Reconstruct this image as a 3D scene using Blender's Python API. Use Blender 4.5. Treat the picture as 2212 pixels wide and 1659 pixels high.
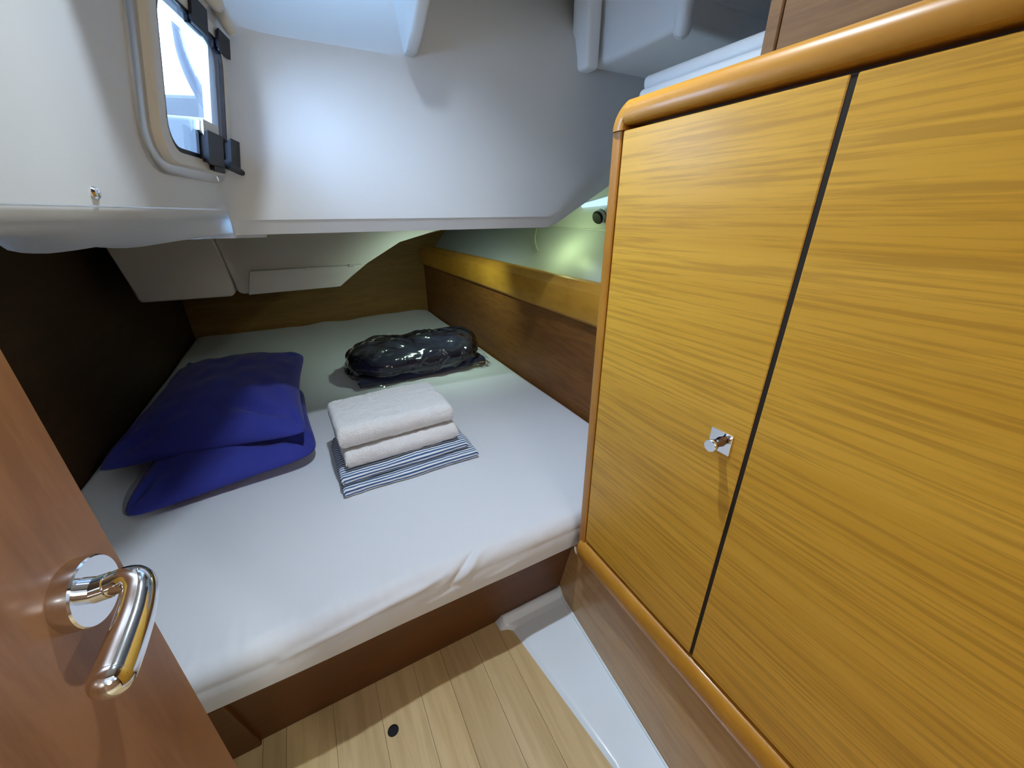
import bpy, bmesh, math, random
from mathutils import Vector, Matrix, noise
random.seed(3)
S = bpy.context.scene
for o in list(bpy.data.objects): bpy.data.objects.remove(o)
C = S.collection
ZF = 1.09                      # height of the eye above the cabin sole; all z below are relative to the eye
OFF = Vector((0, 0, ZF))

# ------------------------------------------------------------------ camera
YAW, PITCH, ROLL, FPX = .484, .415, -.007, 836.0
cy, sy, cp, sp = math.cos(YAW), math.sin(YAW), math.cos(PITCH), math.sin(PITCH)
fwd = Vector((sy*cp, cy*cp, -sp)); up2 = Vector((sy*sp, cy*sp, cp)); rt = Vector((cy, -sy, 0))
right = rt*math.cos(ROLL) + up2*math.sin(ROLL); up = up2*math.cos(ROLL) - rt*math.sin(ROLL)
cam = bpy.data.cameras.new('camera'); co = bpy.data.objects.new('camera', cam); C.objects.link(co)
co.matrix_world = Matrix(((right.x, up.x, -fwd.x, 0), (right.y, up.y, -fwd.y, 0), (right.z, up.z, -fwd.z, ZF), (0, 0, 0, 1)))
cam.sensor_width = 36; cam.lens = 36*FPX/2212; cam.clip_start = .01
S.camera = co

# ------------------------------------------------------------------ world, lamps, exposure
S.view_settings.view_transform = 'Standard'; S.view_settings.look = 'None'
S.view_settings.gamma = 1; S.view_settings.use_curve_mapping = False
S.view_settings.exposure = 0.25
w = bpy.data.worlds.new('sky'); S.world = w; w.use_nodes = True
bg = w.node_tree.nodes['Background']; bg.inputs[0].default_value = (.46, .68, 1, 1); bg.inputs[1].default_value = 25.0

def lamp(name, kind, loc, energy, col, aim=None, **k):
    l = bpy.data.lights.new(name, kind); l.energy = energy; l.color = col
    for a, b in k.items(): setattr(l, a, b)
    o = bpy.data.objects.new(name, l); C.objects.link(o); o.location = Vector(loc) + OFF
    if aim is not None: o.rotation_euler = (Vector(aim) - Vector(loc)).to_track_quat('-Z', 'Y').to_euler()
    return o
# cool white LED downlight in the headroom over the sole (its fixture is built below)
lamp('ceiling_lamp_light', 'SPOT', (.22, .60, .835), 46, (.76, .88, 1), (.21, .49, -1), spot_size=math.radians(110), spot_blend=1, shadow_soft_size=.018)
# warm white light of the saloon, coming in through the cabin doorway behind the eye
lamp('saloon_lamp_light', 'AREA', (.80, -1.0, .50), 8.5, (.90, .98, .96), (-.1, .7, -.2), shape='DISK', size=.04)
lamp('saloon_fill_light', 'AREA', (.1, -1.6, .55), 7, (1, .95, .86), (.1, .5, -.4), shape='DISK', size=.7)
# greenish reading lamp on the hull side
lamp('reading_lamp_light', 'POINT', (1.0, 1.50, -.075), .6, (.74, 1, .46), shadow_soft_size=.02)
# added fill, unseen behind the lip, to brighten the after part of the berth
lamp('berth_fill_light', 'SPOT', (.54, 1.62, -.062), 8.5, (.72, 1, .80), (.62, 2.1, -.7), spot_size=math.radians(135), spot_blend=1, shadow_soft_size=.02)
lamp('port_light_portal', 'AREA', (-.25, 1.02, .195), 1, (1, 1, 1), (.4, .88, .195), shape='RECTANGLE', size=.27, size_y=.24)
bpy.data.lights['port_light_portal'].cycles.is_portal = True

# ------------------------------------------------------------------ materials
def mat(name, col, rough=.5, metal=0, **k):
    m = bpy.data.materials.new(name); m.use_nodes = True; nt = m.node_tree; b = nt.nodes['Principled BSDF']
    b.inputs['Base Color'].default_value = (*col, 1); b.inputs['Roughness'].default_value = rough; b.inputs['Metallic'].default_value = metal
    for a, v in k.items(): b.inputs[a.replace('_', ' ')].default_value = v
    return m
def nodes(m): return m.node_tree, m.node_tree.nodes, m.node_tree.links, m.node_tree.nodes['Principled BSDF']
def bump(m, scale, strength, dist=.002, detail=3, mapping=None):
    nt, N, L, b = nodes(m)
    tc = N.new('ShaderNodeTexCoord'); mp = N.new('ShaderNodeMapping'); no = N.new('ShaderNodeTexNoise'); bp = N.new('ShaderNodeBump')
    L.new(tc.outputs['Object'], mp.inputs[0]); L.new(mp.outputs[0], no.inputs['Vector'])
    if mapping: mp.inputs['Scale'].default_value = mapping
    no.inputs['Scale'].default_value = scale; no.inputs['Detail'].default_value = detail
    bp.inputs['Strength'].default_value = strength; bp.inputs['Distance'].default_value = dist
    L.new(no.outputs[0], bp.inputs['Height']); L.new(bp.outputs[0], b.inputs['Normal'])
    return m
def wood(name, light, dark, streak, stretch, rough=.3, coat=.3, fig=5.0, fine=60.0, amount=.6, coat_rough=.12, bumpy=.15):
    m = mat(name, light, rough); nt, N, L, b = nodes(m)
    tc = N.new('ShaderNodeTexCoord'); mp = N.new('ShaderNodeMapping'); mp.inputs['Scale'].default_value = stretch
    L.new(tc.outputs['Object'], mp.inputs[0])
    wob = N.new('ShaderNodeTexNoise'); wob.inputs['Scale'].default_value = fig; wob.inputs['Detail'].default_value = 6; wob.inputs['Distortion'].default_value = .7
    fn = N.new('ShaderNodeTexNoise'); fn.inputs['Scale'].default_value = fine; fn.inputs['Detail'].default_value = 5; fn.inputs['Roughness'].default_value = .6
    L.new(mp.outputs[0], wob.inputs['Vector']); L.new(mp.outputs[0], fn.inputs['Vector'])
    r1 = N.new('ShaderNodeValToRGB'); r1.color_ramp.elements[0].position = .36; r1.color_ramp.elements[1].position = .66
    r1.color_ramp.elements[0].color = (*dark, 1); r1.color_ramp.elements[1].color = (*light, 1)
    L.new(wob.outputs[0], r1.inputs[0])
    r2 = N.new('ShaderNodeValToRGB'); r2.color_ramp.elements[0].position = .40; r2.color_ramp.elements[1].position = .54
    r2.color_ramp.elements[0].color = (amount, amount, amount, 1); r2.color_ramp.elements[1].color = (0, 0, 0, 1)
    L.new(fn.outputs[0], r2.inputs[0])
    mx = N.new('ShaderNodeMixRGB'); mx.inputs[2].default_value = (*streak, 1)
    L.new(r2.outputs[0], mx.inputs[0]); L.new(r1.outputs[0], mx.inputs[1]); L.new(mx.outputs[0], b.inputs['Base Color'])
    bp = N.new('ShaderNodeBump'); bp.inputs['Strength'].default_value = bumpy; bp.inputs['Distance'].default_value = .0006
    L.new(fn.outputs[0], bp.inputs['Height']); L.new(bp.outputs[0], b.inputs['Normal'])
    b.inputs['Specular IOR Level'].default_value = .35; b.inputs['Coat Weight'].default_value = coat; b.inputs['Coat Roughness'].default_value = coat_rough
    return m

M = {}
M['gelcoat'] = bump(mat('white_gelcoat', (.64, .67, .69), .42), 9, .12, .003)
M['gelcoat_lit'] = bump(mat('lit_gelcoat', (.82, .86, .89), .38), 9, .1, .003)  # same white gelcoat, lightened to stand in for missing window light
M['gelcoat_gloss'] = bump(mat('glossy_gelcoat', (.80, .90, .99), .18), 14, .1, .002)
M['liner_dull'] = bump(mat('dull_white_liner', (.62, .60, .55), .55), 12, .1, .003)
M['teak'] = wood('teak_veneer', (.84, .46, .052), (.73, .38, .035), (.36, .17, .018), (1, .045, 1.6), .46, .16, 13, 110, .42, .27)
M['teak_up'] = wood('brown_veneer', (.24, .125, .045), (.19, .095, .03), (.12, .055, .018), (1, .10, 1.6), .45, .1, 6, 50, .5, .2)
M['trim'] = wood('solid_trim', (.62, .30, .035), (.54, .24, .024), (.32, .13, .015), (1, .3, 1), .36, .15, 4, 30, .25, .12, .04)
M['trim_v'] = wood('solid_trim_upright', (.56, .25, .035), (.48, .19, .024), (.30, .11, .015), (1, 1, .3), .36, .15, 4, 30, .25, .12, .04)
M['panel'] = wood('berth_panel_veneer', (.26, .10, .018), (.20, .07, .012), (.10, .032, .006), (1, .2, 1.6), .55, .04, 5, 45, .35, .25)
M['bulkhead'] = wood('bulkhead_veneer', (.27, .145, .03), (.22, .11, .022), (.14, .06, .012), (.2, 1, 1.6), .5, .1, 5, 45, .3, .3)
M['shaded_side'] = wood('shaded_side_veneer', (.07, .035, .014), (.05, .023, .009), (.03, .015, .007), (1, .2, 1.6), .6, 0, 5, 40, .3, .3)  # veneer blackened to carry the shade under the cockpit
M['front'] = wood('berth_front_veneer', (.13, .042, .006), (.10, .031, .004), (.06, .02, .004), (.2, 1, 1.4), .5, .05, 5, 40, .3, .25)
M['door'] = wood('cabin_door_veneer', (.27, .125, .055), (.20, .085, .032), (.13, .05, .02), (1.2, 1.2, .16), .38, .3, 7, 30, .45, .2)
M['plank'] = wood('sole_veneer', (.74, .56, .30), (.64, .46, .22), (.46, .31, .14), (1.5, .10, 1), .5, .08, 8, 34, .35, .25)
_nt, _N, _L, _b = nodes(M['plank']); _oi = _N.new('ShaderNodeObjectInfo'); _hs = _N.new('ShaderNodeHueSaturation'); _mr = _N.new('ShaderNodeMapRange')
_mr.inputs[3].default_value = .86; _mr.inputs[4].default_value = 1.10; _lk = _b.inputs['Base Color'].links[0].from_socket
_L.new(_oi.outputs['Random'], _mr.inputs[0]); _L.new(_mr.outputs[0], _hs.inputs['Value']); _L.new(_lk, _hs.inputs['Color']); _L.new(_hs.outputs[0], _b.inputs['Base Color'])
M['skirt'] = wood('skirting_veneer', (.60, .38, .16), (.53, .315, .125), (.30, .16, .07), (1, .15, 1.5), .34, .35, 5, 40, .3, .2)
M['black'] = mat('black_plastic', (.006, .007, .012), .5, Specular_IOR_Level=.25)
M['gapdark'] = mat('dark_gap', (.02, .012, .005), .8)
M['chrome'] = mat('polished_chrome', (.80, .81, .84), .07, 1)
M['alu'] = mat('satin_aluminium', (.55, .56, .58), .32, .85)
M['greyplastic'] = mat('grey_plastic', (.36, .37, .36), .4)
M['paleplastic'] = mat('pale_plastic', (.62, .60, .54), .38)
M['sheet'] = bump(mat('white_sheet', (.71, .73, .78), .85, Sheen_Weight=.15), 380, .12, .0006, 2)
M['navy'] = bump(mat('navy_cotton', (.026, .036, .31), .85, Sheen_Weight=.12), 420, .15, .0006, 2)
M['blanket'] = bump(mat('dark_navy_fleece', (.010, .012, .045), .9, Sheen_Weight=.1), 90, .3, .002, 4)
M['terry'] = bump(mat('white_terry', (.80, .79, .80), .95, Sheen_Weight=.4), 210, .9, .005, 5)
M['terry_hem'] = bump(mat('white_hem', (.80, .80, .82), .9), 500, .3, .001)
M['cord'] = mat('cream_cord', (.70, .68, .45), .5)
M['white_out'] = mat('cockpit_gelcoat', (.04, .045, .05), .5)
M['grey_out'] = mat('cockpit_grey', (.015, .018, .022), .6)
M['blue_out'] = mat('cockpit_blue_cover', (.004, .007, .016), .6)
# striped cotton: blue lines on white, from the cloth's own V coordinate
m = mat('striped_cotton', (.8, .8, .8), .9); nt, N, L, b = nodes(m)
uv = N.new('ShaderNodeUVMap'); sx = N.new('ShaderNodeSeparateXYZ'); L.new(uv.outputs[0], sx.inputs[0])
ma = N.new('ShaderNodeMath'); ma.operation = 'MULTIPLY'; ma.inputs[1].default_value = 92.0; L.new(sx.outputs[1], ma.inputs[0])
fr = N.new('ShaderNodeMath'); fr.operation = 'FRACT'; L.new(ma.outputs[0], fr.inputs[0])
cr = N.new('ShaderNodeValToRGB'); e = cr.color_ramp.elements; e[0].position = .42; e[0].color = (.80, .82, .84, 1); e[1].position = .50; e[1].color = (.035, .105, .27, 1)
x = e.new(.92); x.color = (.035, .105, .27, 1); x = e.new(1.0); x.color = (.80, .82, .84, 1)
L.new(fr.outputs[0], cr.inputs[0]); L.new(cr.outputs[0], b.inputs['Base Color']); M['stripe'] = m
# clear film and window glass: mostly transparent with a Fresnel gloss
def clear(name, tint, rough, ior, gain, wr=None):
    m = bpy.data.materials.new(name); m.use_nodes = True; nt = m.node_tree; N, L = nt.nodes, nt.links; N.clear()
    out = N.new('ShaderNodeOutputMaterial'); t = N.new('ShaderNodeBsdfTransparent'); t.inputs[0].default_value = (*tint, 1)
    g = N.new('ShaderNodeBsdfGlossy'); g.inputs['Roughness'].default_value = rough
    f = N.new('ShaderNodeFresnel'); f.inputs[0].default_value = ior; mu = N.new('ShaderNodeMath'); mu.operation = 'MULTIPLY'; mu.inputs[1].default_value = gain; mu.use_clamp = True
    mx = N.new('ShaderNodeMixShader'); L.new(f.outputs[0], mu.inputs[0]); L.new(mu.outputs[0], mx.inputs[0]); L.new(t.outputs[0], mx.inputs[1]); L.new(g.outputs[0], mx.inputs[2]); L.new(mx.outputs[0], out.inputs[0])
    if wr:
        tc = N.new('ShaderNodeTexCoord'); mp = N.new('ShaderNodeMapping'); mp.inputs['Scale'].default_value = (1, 2.2, 2.2); mp.inputs['Rotation'].default_value = (.3, .2, .5)
        no = N.new('ShaderNodeTexNoise'); no.noise_type = 'RIDGED_MULTIFRACTAL'; no.inputs['Scale'].default_value = wr; no.inputs['Detail'].default_value = 3; no.inputs['Distortion'].default_value = .6
        bp = N.new('ShaderNodeBump'); bp.inputs['Strength'].default_value = 1; bp.inputs['Distance'].default_value = .007
        L.new(tc.outputs['Object'], mp.inputs[0]); L.new(mp.outputs[0], no.inputs['Vector']); L.new(no.outputs[0], bp.inputs['Height']); L.new(bp.outputs[0], g.inputs['Normal']); L.new(bp.outputs[0], f.inputs['Normal'])
    return m
M['glass'] = clear('port_glass', (.93, .96, 1), .02, 1.45, .35)
M['film'] = clear('clear_polythene', (.95, .96, .97), .12, 1.5, 2.0, 16)

# ------------------------------------------------------------------ mesh helpers
def tag(o, label=None, cat=None, group=None, kind=None):
    if label: o['label'] = label
    if cat: o['category'] = cat
    if group: o['group'] = group
    if kind: o['kind'] = kind
    return o
ORG = {}
def thing(name, loc, label, cat, group=None, kind=None):
    o = bpy.data.objects.new(name, None); o.empty_display_size = .05; C.objects.link(o)
    o.location = Vector(loc) + OFF; ORG[o.name] = Vector(loc)
    return tag(o, label, cat, group, kind)
def ob(name, bm, m, parent=None, base=None, smooth=False, sharp=35):
    """link a bmesh given in eye-relative coordinates as one object"""
    bmesh.ops.recalc_face_normals(bm, faces=bm.faces)
    if parent is not None: P = ORG[parent.name]
    elif base is not None: P = Vector(base)
    else:
        xs = [v.co for v in bm.verts]
        P = Vector(((min(v.x for v in xs)+max(v.x for v in xs))/2, (min(v.y for v in xs)+max(v.y for v in xs))/2, min(v.z for v in xs)))
    for v in bm.verts: v.co -= P
    me = bpy.data.meshes.new(name); bm.to_mesh(me); bm.free()
    me.materials.append(m)
    if smooth:
        for p in me.polygons: p.use_smooth = True
        if sharp: me.set_sharp_from_angle(angle=math.radians(sharp))
    o = bpy.data.objects.new(name, me); C.objects.link(o); ORG[o.name] = P
    if parent is not None: o.parent = parent
    else: o.location = P + OFF
    return o
def copy_part(o, parent, dloc):
    c = o.copy(); C.objects.link(c); c.parent = parent; c.location = o.location + Vector(dloc); return c
def box(lo, hi, r=0, seg=2, bm=None):
    b = bmesh.new(); vs = bmesh.ops.create_cube(b, size=1)['verts']
    lo, hi = Vector(lo), Vector(hi)
    for v in vs: v.co = Vector([(lo[i]+hi[i])/2 + v.co[i]*(hi[i]-lo[i]) for i in range(3)])
    if r: bmesh.ops.bevel(b, geom=b.edges[:], offset=r, segments=seg, affect='EDGES', profile=.5)
    return merge(bm, b)
def merge(bm, b, mtx=None):
    if mtx is not None: bmesh.ops.transform(b, matrix=mtx, verts=b.verts)
    if bm is None: return b
    me = bpy.data.meshes.new('t'); b.to_mesh(me); b.free(); bm.from_mesh(me); bpy.data.meshes.remove(me); return bm
def extrude_poly(pts, axis, a, b_, r=0, seg=2, bm=None):
    """closed 2-D outline (list of 2-tuples in the other two axes, x/y/z order) extruded along axis from a to b_"""
    b = bmesh.new(); ax = 'xyz'.index(axis)
    def P(p, t):
        c = list(p); c.insert(ax, t); return c
    va = [b.verts.new(P(p, a)) for p in pts]; vb = [b.verts.new(P(p, b_)) for p in pts]
    b.faces.new(va); b.faces.new(vb[::-1]); n = len(pts)
    for i in range(n): b.faces.new((va[i], vb[i], vb[(i+1) % n], va[(i+1) % n]))
    if r: bmesh.ops.bevel(b, geom=b.edges[:], offset=r, segments=seg, affect='EDGES', profile=.5)
    return merge(bm, b)
def tube(pts, rad, n=12, bm=None, flat=None):
    """round tube along points; rad a number or list; closed rounded ends"""
    pts = [Vector(p) for p in pts]; R_ = rad if isinstance(rad, (list, tuple)) else [rad]*len(pts)
    b = bmesh.new(); rings = []; ref = None
    for i, p in enumerate(pts):
        t = (pts[min(i+1, len(pts)-1)] - pts[max(i-1, 0)]).normalized()
        if ref is None: ref = t.orthogonal().normalized() if flat is None else Vector(flat)
        u = (ref - t*ref.dot(t)).normalized(); v = t.cross(u); ref = u
        rings.append([b.verts.new(p + (u*math.cos(2*math.pi*k/n) + v*math.sin(2*math.pi*k/n))*R_[i]) for k in range(n)])
    for i in range(len(rings)-1):
        for k in range(n): b.faces.new((rings[i][k], rings[i][(k+1) % n], rings[i+1][(k+1) % n], rings[i+1][k]))
    b.faces.new(rings[0][::-1]); b.faces.new(rings[-1])
    return merge(bm, b)
def smooth_path(pts, n=8):
    pts = [Vector(p) for p in pts]; out = []
    for i in range(len(pts)-1):
        p0, p1, p2, p3 = pts[max(i-1, 0)], pts[i], pts[i+1], pts[min(i+2, len(pts)-1)]
        for k in range(n):
            t = k/n; out.append(.5*((2*p1) + (p2-p0)*t + (2*p0-5*p1+4*p2-p3)*t*t + (3*p1-p0-3*p2+p3)*t**3))
    out.append(pts[-1]); return out
def lathe(prof, o, axis, n=40, bm=None):
    """profile [(r, h)] turned about axis through o"""
    b = bmesh.new(); a = Vector(axis).normalized(); u = a.orthogonal().normalized(); v = a.cross(u); o = Vector(o); rings = []
    for r, h in prof:
        if r < 1e-6: rings.append([b.verts.new(o + a*h)])
        else: rings.append([b.verts.new(o + a*h + (u*math.cos(2*math.pi*k/n) + v*math.sin(2*math.pi*k/n))*r) for k in range(n)])
    for i in range(len(rings)-1):
        A, B = rings[i], rings[i+1]
        for k in range(n):
            k2 = (k+1) % n
            if len(A) == 1 and len(B) == 1: continue
            if len(A) == 1: b.faces.new((A[0], B[k2], B[k]))
            elif len(B) == 1: b.faces.new((A[k], A[k2], B[0]))
            else: b.faces.new((A[k], A[k2], B[k2], B[k]))
    return merge(bm, b)
def grid(fn, nu, nv, bm=None, close_u=False):
    b = bmesh.new(); V = [[b.verts.new(fn(i/(nu if close_u else nu-1), j/(nv-1))) for j in range(nv)] for i in range(nu)]
    for i in range(nu if close_u else nu-1):
        for j in range(nv-1): b.faces.new((V[i][j], V[(i+1) % nu][j], V[(i+1) % nu][j+1], V[i][j+1]))
    return merge(bm, b)
def uvgrid(me_obj): pass
def lerp(a, b, t): return a + (b-a)*t
def sstep(a, b, x):
    t = max(0, min(1, (x-a)/(b-a))); return t*t*(3-2*t)
def interp(tab, x):
    if x <= tab[0][0]: return tab[0][1]
    for (a, va), (b_, vb) in zip(tab, tab[1:]):
        if x <= b_: return lerp(va, vb, (x-a)/(b_-a))
    return tab[-1][1]

# ================================================================== STRUCTURE
# ---- left wall: side of the cockpit well. direction AZ from the y axis, leaning to +x with height
AZ = .21; ud = Vector((math.sin(AZ), math.cos(AZ), 0)); nd = Vector((math.cos(AZ), -math.sin(AZ), 0))
P0 = Vector((-.118, 1.14, -.032))
def lean(z): return .2*min(z+.032, .42)
def LW(y, z, off=0):           # point on the left wall at depth y, height z, off = distance into the cabin
    s = (y-P0.y)/math.cos(AZ)
    p = P0 + ud*s + nd*(lean(z)/math.cos(AZ)*0 + off); p.x += lean(z); p.z = z; return p
# wall with a rounded opening for the port
oy0, oy1, oz0, oz1, orad = .850, 1.078, .098, .292, .035
def rrect(y0, y1, z0, z1, r, n=6):
    out = []
    for (cy_, cz_, a0) in ((y1-r, z1-r, 0), (y0+r, z1-r, 90), (y0+r, z0+r, 180), (y1-r, z0+r, 270)):
        for k in range(n+1):
            a = math.radians(a0 + 90*k/n); out.append((cy_ + r*math.cos(a), cz_ + r*math.sin(a)))
    return out
bm = bmesh.new()
inner = [bm.verts.new(LW(y, z)) for y, z in rrect(oy0, oy1, oz0, oz1, orad)]
wy0, wy1, wz0, wz1 = -.36, 1.16, .012, .88
outer = []
cyc, czc = (oy0+oy1)/2, (oz0+oz1)/2
for y, z in rrect(oy0, oy1, oz0, oz1, orad):
    dy, dz = y-cyc, z-czc
    outer.append(bm.verts.new(LW(cyc + dy*1.35 if dy > 0 else cyc+dy*1.7, czc + dz*1.7)))
n = len(inner)
for i in range(n): bm.faces.new((inner[i], inner[(i+1) % n], outer[(i+1) % n], outer[i]))
# ring from the outer loop to the wall rectangle
q = 6
rect = {}
def rv(y, z):
    k = (round(y, 4), round(z, 4))
    if k not in rect: rect[k] = bm.verts.new(LW(y, z))
    return rect[k]
outline = []
for i, (y, z) in enumerate(rrect(oy0, oy1, oz0, oz1, orad)):
    dy, dz = y-cyc, z-czc
    seg = i // 7; k = i % 7
    corner = ((wy1, wz1), (wy0, wz1), (wy0, wz0), (wy1, wz0))[seg]
    a = lerp(0, 1, k/6)
    oyv = cyc + dy*1.35 if dy > 0 else cyc+dy*1.7; ozv = czc + dz*1.7
    if seg == 0: p = (wy1, ozv) if k < 3 else ((wy1, wz1) if k == 3 else (oyv, wz1))
    elif seg == 1: p = (oyv, wz1) if k < 3 else ((wy0, wz1) if k == 3 else (wy0, ozv))
    elif seg == 2: p = (wy0, ozv) if k < 3 else ((wy0, wz0) if k == 3 else (oyv, wz0))
    else: p = (oyv, wz0) if k < 3 else ((wy1, wz0) if k == 3 else (wy1, ozv))
    outline.append(rv(*p))
for i in range(n):
    f = [inner and outer[i], outer[(i+1) % n], outline[(i+1) % n], outline[i]]
    f2 = []
    for v in f:
        if v not in f2: f2.append(v)
    if len(f2) > 2: bm.faces.new(f2)
# thickness of the opening
back = [bm.verts.new(v.co - nd*.02) for v in inner]
for i in range(n): bm.faces.new((inner[i], inner[(i+1) % n], back[(i+1) % n], back[i]))
wall_left = ob('wall_left', bm, M['gelcoat'], smooth=True, sharp=60)
tag(wall_left, kind='structure')

# hull skin round the cabin, cockpit sole over the berth and its added light seals
bm = box((-.80, -.50, -ZF-.05), (1.40, 3.20, -ZF-.032)); box((1.36, -.50, -ZF-.04), (1.39, 3.20, .92), bm=bm); box((-.80, -.42, -ZF-.04), (-.775, 3.20, .0), bm=bm)
box((-.80, 3.17, -ZF-.04), (1.39, 3.19, .0), bm=bm)
tag(ob('wall_hull', bm, M['liner_dull']), kind='structure')
bm = box((-.80, 1.215, -.030), (.72, 3.16, .0)); box((-.80, 1.04, .006), (-.150, 1.23, .035), bm=bm); box((-.095, 1.185, -.036), (.08, 1.25, .30), bm=bm); box((-.45, 1.188, -.050), (-.06, 1.25, .03), bm=bm); box((-.16, 1.09, .016), (-.118, 1.20, .034), bm=bm); box((.60, 3.10, -.10), (1.38, 3.16, .40), bm=bm)  # big slab is the sole; small boxes added unseen to stop sky leaking in
tag(ob('floor_cockpit_seals', bm, M['gelcoat']), kind='structure')

# ---- rounded foot of the cockpit well, with the two moulded lobes under the left wall
def foot(u, v):
    y = lerp(-.36, 1.185, u); a = LW(y, .014, -.001)
    # lower contour (x, y, z) of the moulding, from near to far
    tab = [(-.36, -.45, .012), (.45, -.28, .006), (.58, -.285, -.004), (.70, -.305, -.018), (.80, -.335, -.037), (.88, -.362, -.053), (.91, -.352, -.0555), (.935, -.325, -.047), (.96, -.305, -.047), (.985, -.300, -.056), (1.02, -.275, -.0565), (1.09, -.20, -.046), (1.165, -.125, -.038)]
    bx = interp([(t[0], t[1]) for t in tab], y); bz = interp([(t[0], t[2]) for t in tab], y)
    b_ = Vector((bx, y + .03*sstep(.3, 1, y)*(1-sstep(1.0, 1.16, y)), bz))
    if v < .35:
        t = v/.35; ang = t*math.pi/2*.8
        p = a + Vector((-.028*(1-math.cos(ang)), 0, -.022*math.sin(ang)))
        return p
    a2 = a + Vector((-.019, 0, -.021)); t = (v-.35)/.65
    if t < .8:
        t /= .8; p = a2.lerp(b_, t); p.z += -.010*math.sin(math.pi*t); return p
    t = (t-.8)/.2; return b_ + Vector((-.03*math.sin(t*1.57), .0, .012*(1-math.cos(t*1.57))))
bm = grid(foot, 60, 22)
tag(ob('trim_1', bm, M['gelcoat'], smooth=True, sharp=0), kind='structure')

# ---- central moulding: end of the cockpit well with its lip, rounded into the left wall
LIPY = 1.14
def lipz(x): return max(0, x-.755)*.42
def CW(s, z):
    """s = x along the wall; y of the face at height z"""
    zz = z - lipz(s)*max(0, 1-(z)/.5)
    y = LIPY
    if zz < -.012: y = LIPY + (-.012-zz)*.40
    else: y = LIPY - .002 + .03*max(0, zz)
    if z > .345:
        d = z-.345
        soft = sstep(.26, .40, s)
        y += lerp(.62*d, .62*d*sstep(.0, .35, d), soft)
    return y
ZS = [-.042, -.034, -.02, -.013, -.010, -.004, .01, .04, .08, .13, .18, .23, .28, .32, .338, .345, .352, .37, .41, .46, .54, .64, .75, .88]
def fil(zi):
    z = ZS[zi]; pts = []
    r = .055*sstep(-.03, .12, z) + .010
    # left wall tangent point and fillet
    yc = CW(-.118+lean(z), z)
    c = LW(yc, z)                                   # the corner
    for k in range(9):
        t = k/8; A = c - ud*r*1.35; B = c + Vector((r*1.6, 0, 0))
        p = A*(1-t)**2 + (c+Vector((.0, 0, 0)))*2*t*(1-t) + B*t*t; p.z = z + 0*t
        pts.append(p)
    x0 = pts[-1].x
    for k in range(1, 41):
        x = lerp(x0, 1.36, k/40); pts.append(Vector((x, CW(x, z), z + (lipz(x)*max(0, 1-z/.3) if z < .3 else 0))))
    for p in pts[:9]: p.z = z
    return pts
rows = [fil(i) for i in range(len(ZS))]
bm = bmesh.new(); VV = [[bm.verts.new(p) for p in r_] for r_ in rows]
und = [bm.verts.new((p.x, 3.16, -.042 + lipz(p.x))) for p in rows[0]]
for i in range(len(VV)-1):
    for j in range(len(VV[0])-1): bm.faces.new((VV[i][j], VV[i][j+1], VV[i+1][j+1], VV[i+1][j]))
for j in range(len(und)-1): bm.faces.new((und[j], und[j+1], VV[0][j+1], VV[0][j]))
tag(ob('wall_centre', bm, M['gelcoat'], smooth=True, sharp=24), kind='structure')

# low ceiling under the cockpit, left of the central moulding
bm = box((-.80, 1.20, -.050), (-.10, 3.16, -.035)); box((-.80, -.36, .020), (-.28, 1.12, .035), bm=bm)
tag(ob('ceiling', bm, M['liner_dull']), kind='structure')
# headroom ceiling above the sole
tag(ob('trim_2', box((-.75, -.40, .87), (1.6, 1.9, .90)), M['gelcoat']), kind='structure')

# lowered headliner on the cockpit side of the headroom, with a rounded corner
bm = extrude_poly([(-.45, .60), (-.10, .642), (-.033, .650), (.02, .672), (.053, .704), (.078, .745), (.094, .80), (.098, .86), (.094, .905), (.075, .925), (-.45, .925)], 'z', .46, .872)
tag(ob('trim_6', bm, M['gelcoat'], smooth=True, sharp=40), kind='structure')

# ---- hanging gusset on the central moulding
bm = bmesh.new()
g = [(1.17, .345), (1.125, .350), (1.07, .366), (1.00, .405), (.94, .47), (.88, .58), (.84, .72), (.83, .87), (1.45, .87)]
bm = extrude_poly(g, 'x', .318, .346, .007, 3)
tag(ob('trim_3', bm, M['gelcoat'], smooth=True), kind='structure')

# ---- hull side (right), shelf behind the fiddle rail, joint line
HP = [(.86, -.33), (.985, -.33), (1.075, -.215), (1.08, -.208), (1.20, -.072), (1.206, -.070), (1.206, -.066), (1.20, -.062), (1.235, .05), (1.27, .2), (1.30, .45), (1.30, .90)]
bm = bmesh.new(); prev = None
for yy in [-.4, .0, .4, .8, 1.2, 1.6, 2.0, 2.4, 2.8, 3.16]:
    tp = .105*sstep(.6, 3.3, yy)
    row = [bm.verts.new((x - (tp if i else 0), yy, z)) for i, (x, z) in enumerate(HP)]
    if prev:
        for i in range(len(row)-1): bm.faces.new((prev[i], row[i], row[i+1], prev[i+1]))
    prev = row
tag(ob('wall_right', bm, M['gelcoat'], smooth=True, sharp=20), kind='structure')

# ---- wooden side with its shade put into the veneer colour, and after bulkhead
tag(ob('trim_4', box((-.715, -.36, -ZF), (-.69, 3.12, -.045)), M['shaded_side']), kind='structure')
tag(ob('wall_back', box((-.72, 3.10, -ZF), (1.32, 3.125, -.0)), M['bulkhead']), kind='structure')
# ---- wall behind the eye with the cabin doorway
bm = box((-.80, -.42, -ZF), (-.36, -.36, .88)); box((.46, -.42, -ZF), (1.6, -.36, .88), bm=bm); box((-.36, -.42, .72), (.46, -.36, .88), bm=bm)
tag(ob('wall_front', bm, M['front']), kind='structure')
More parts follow.
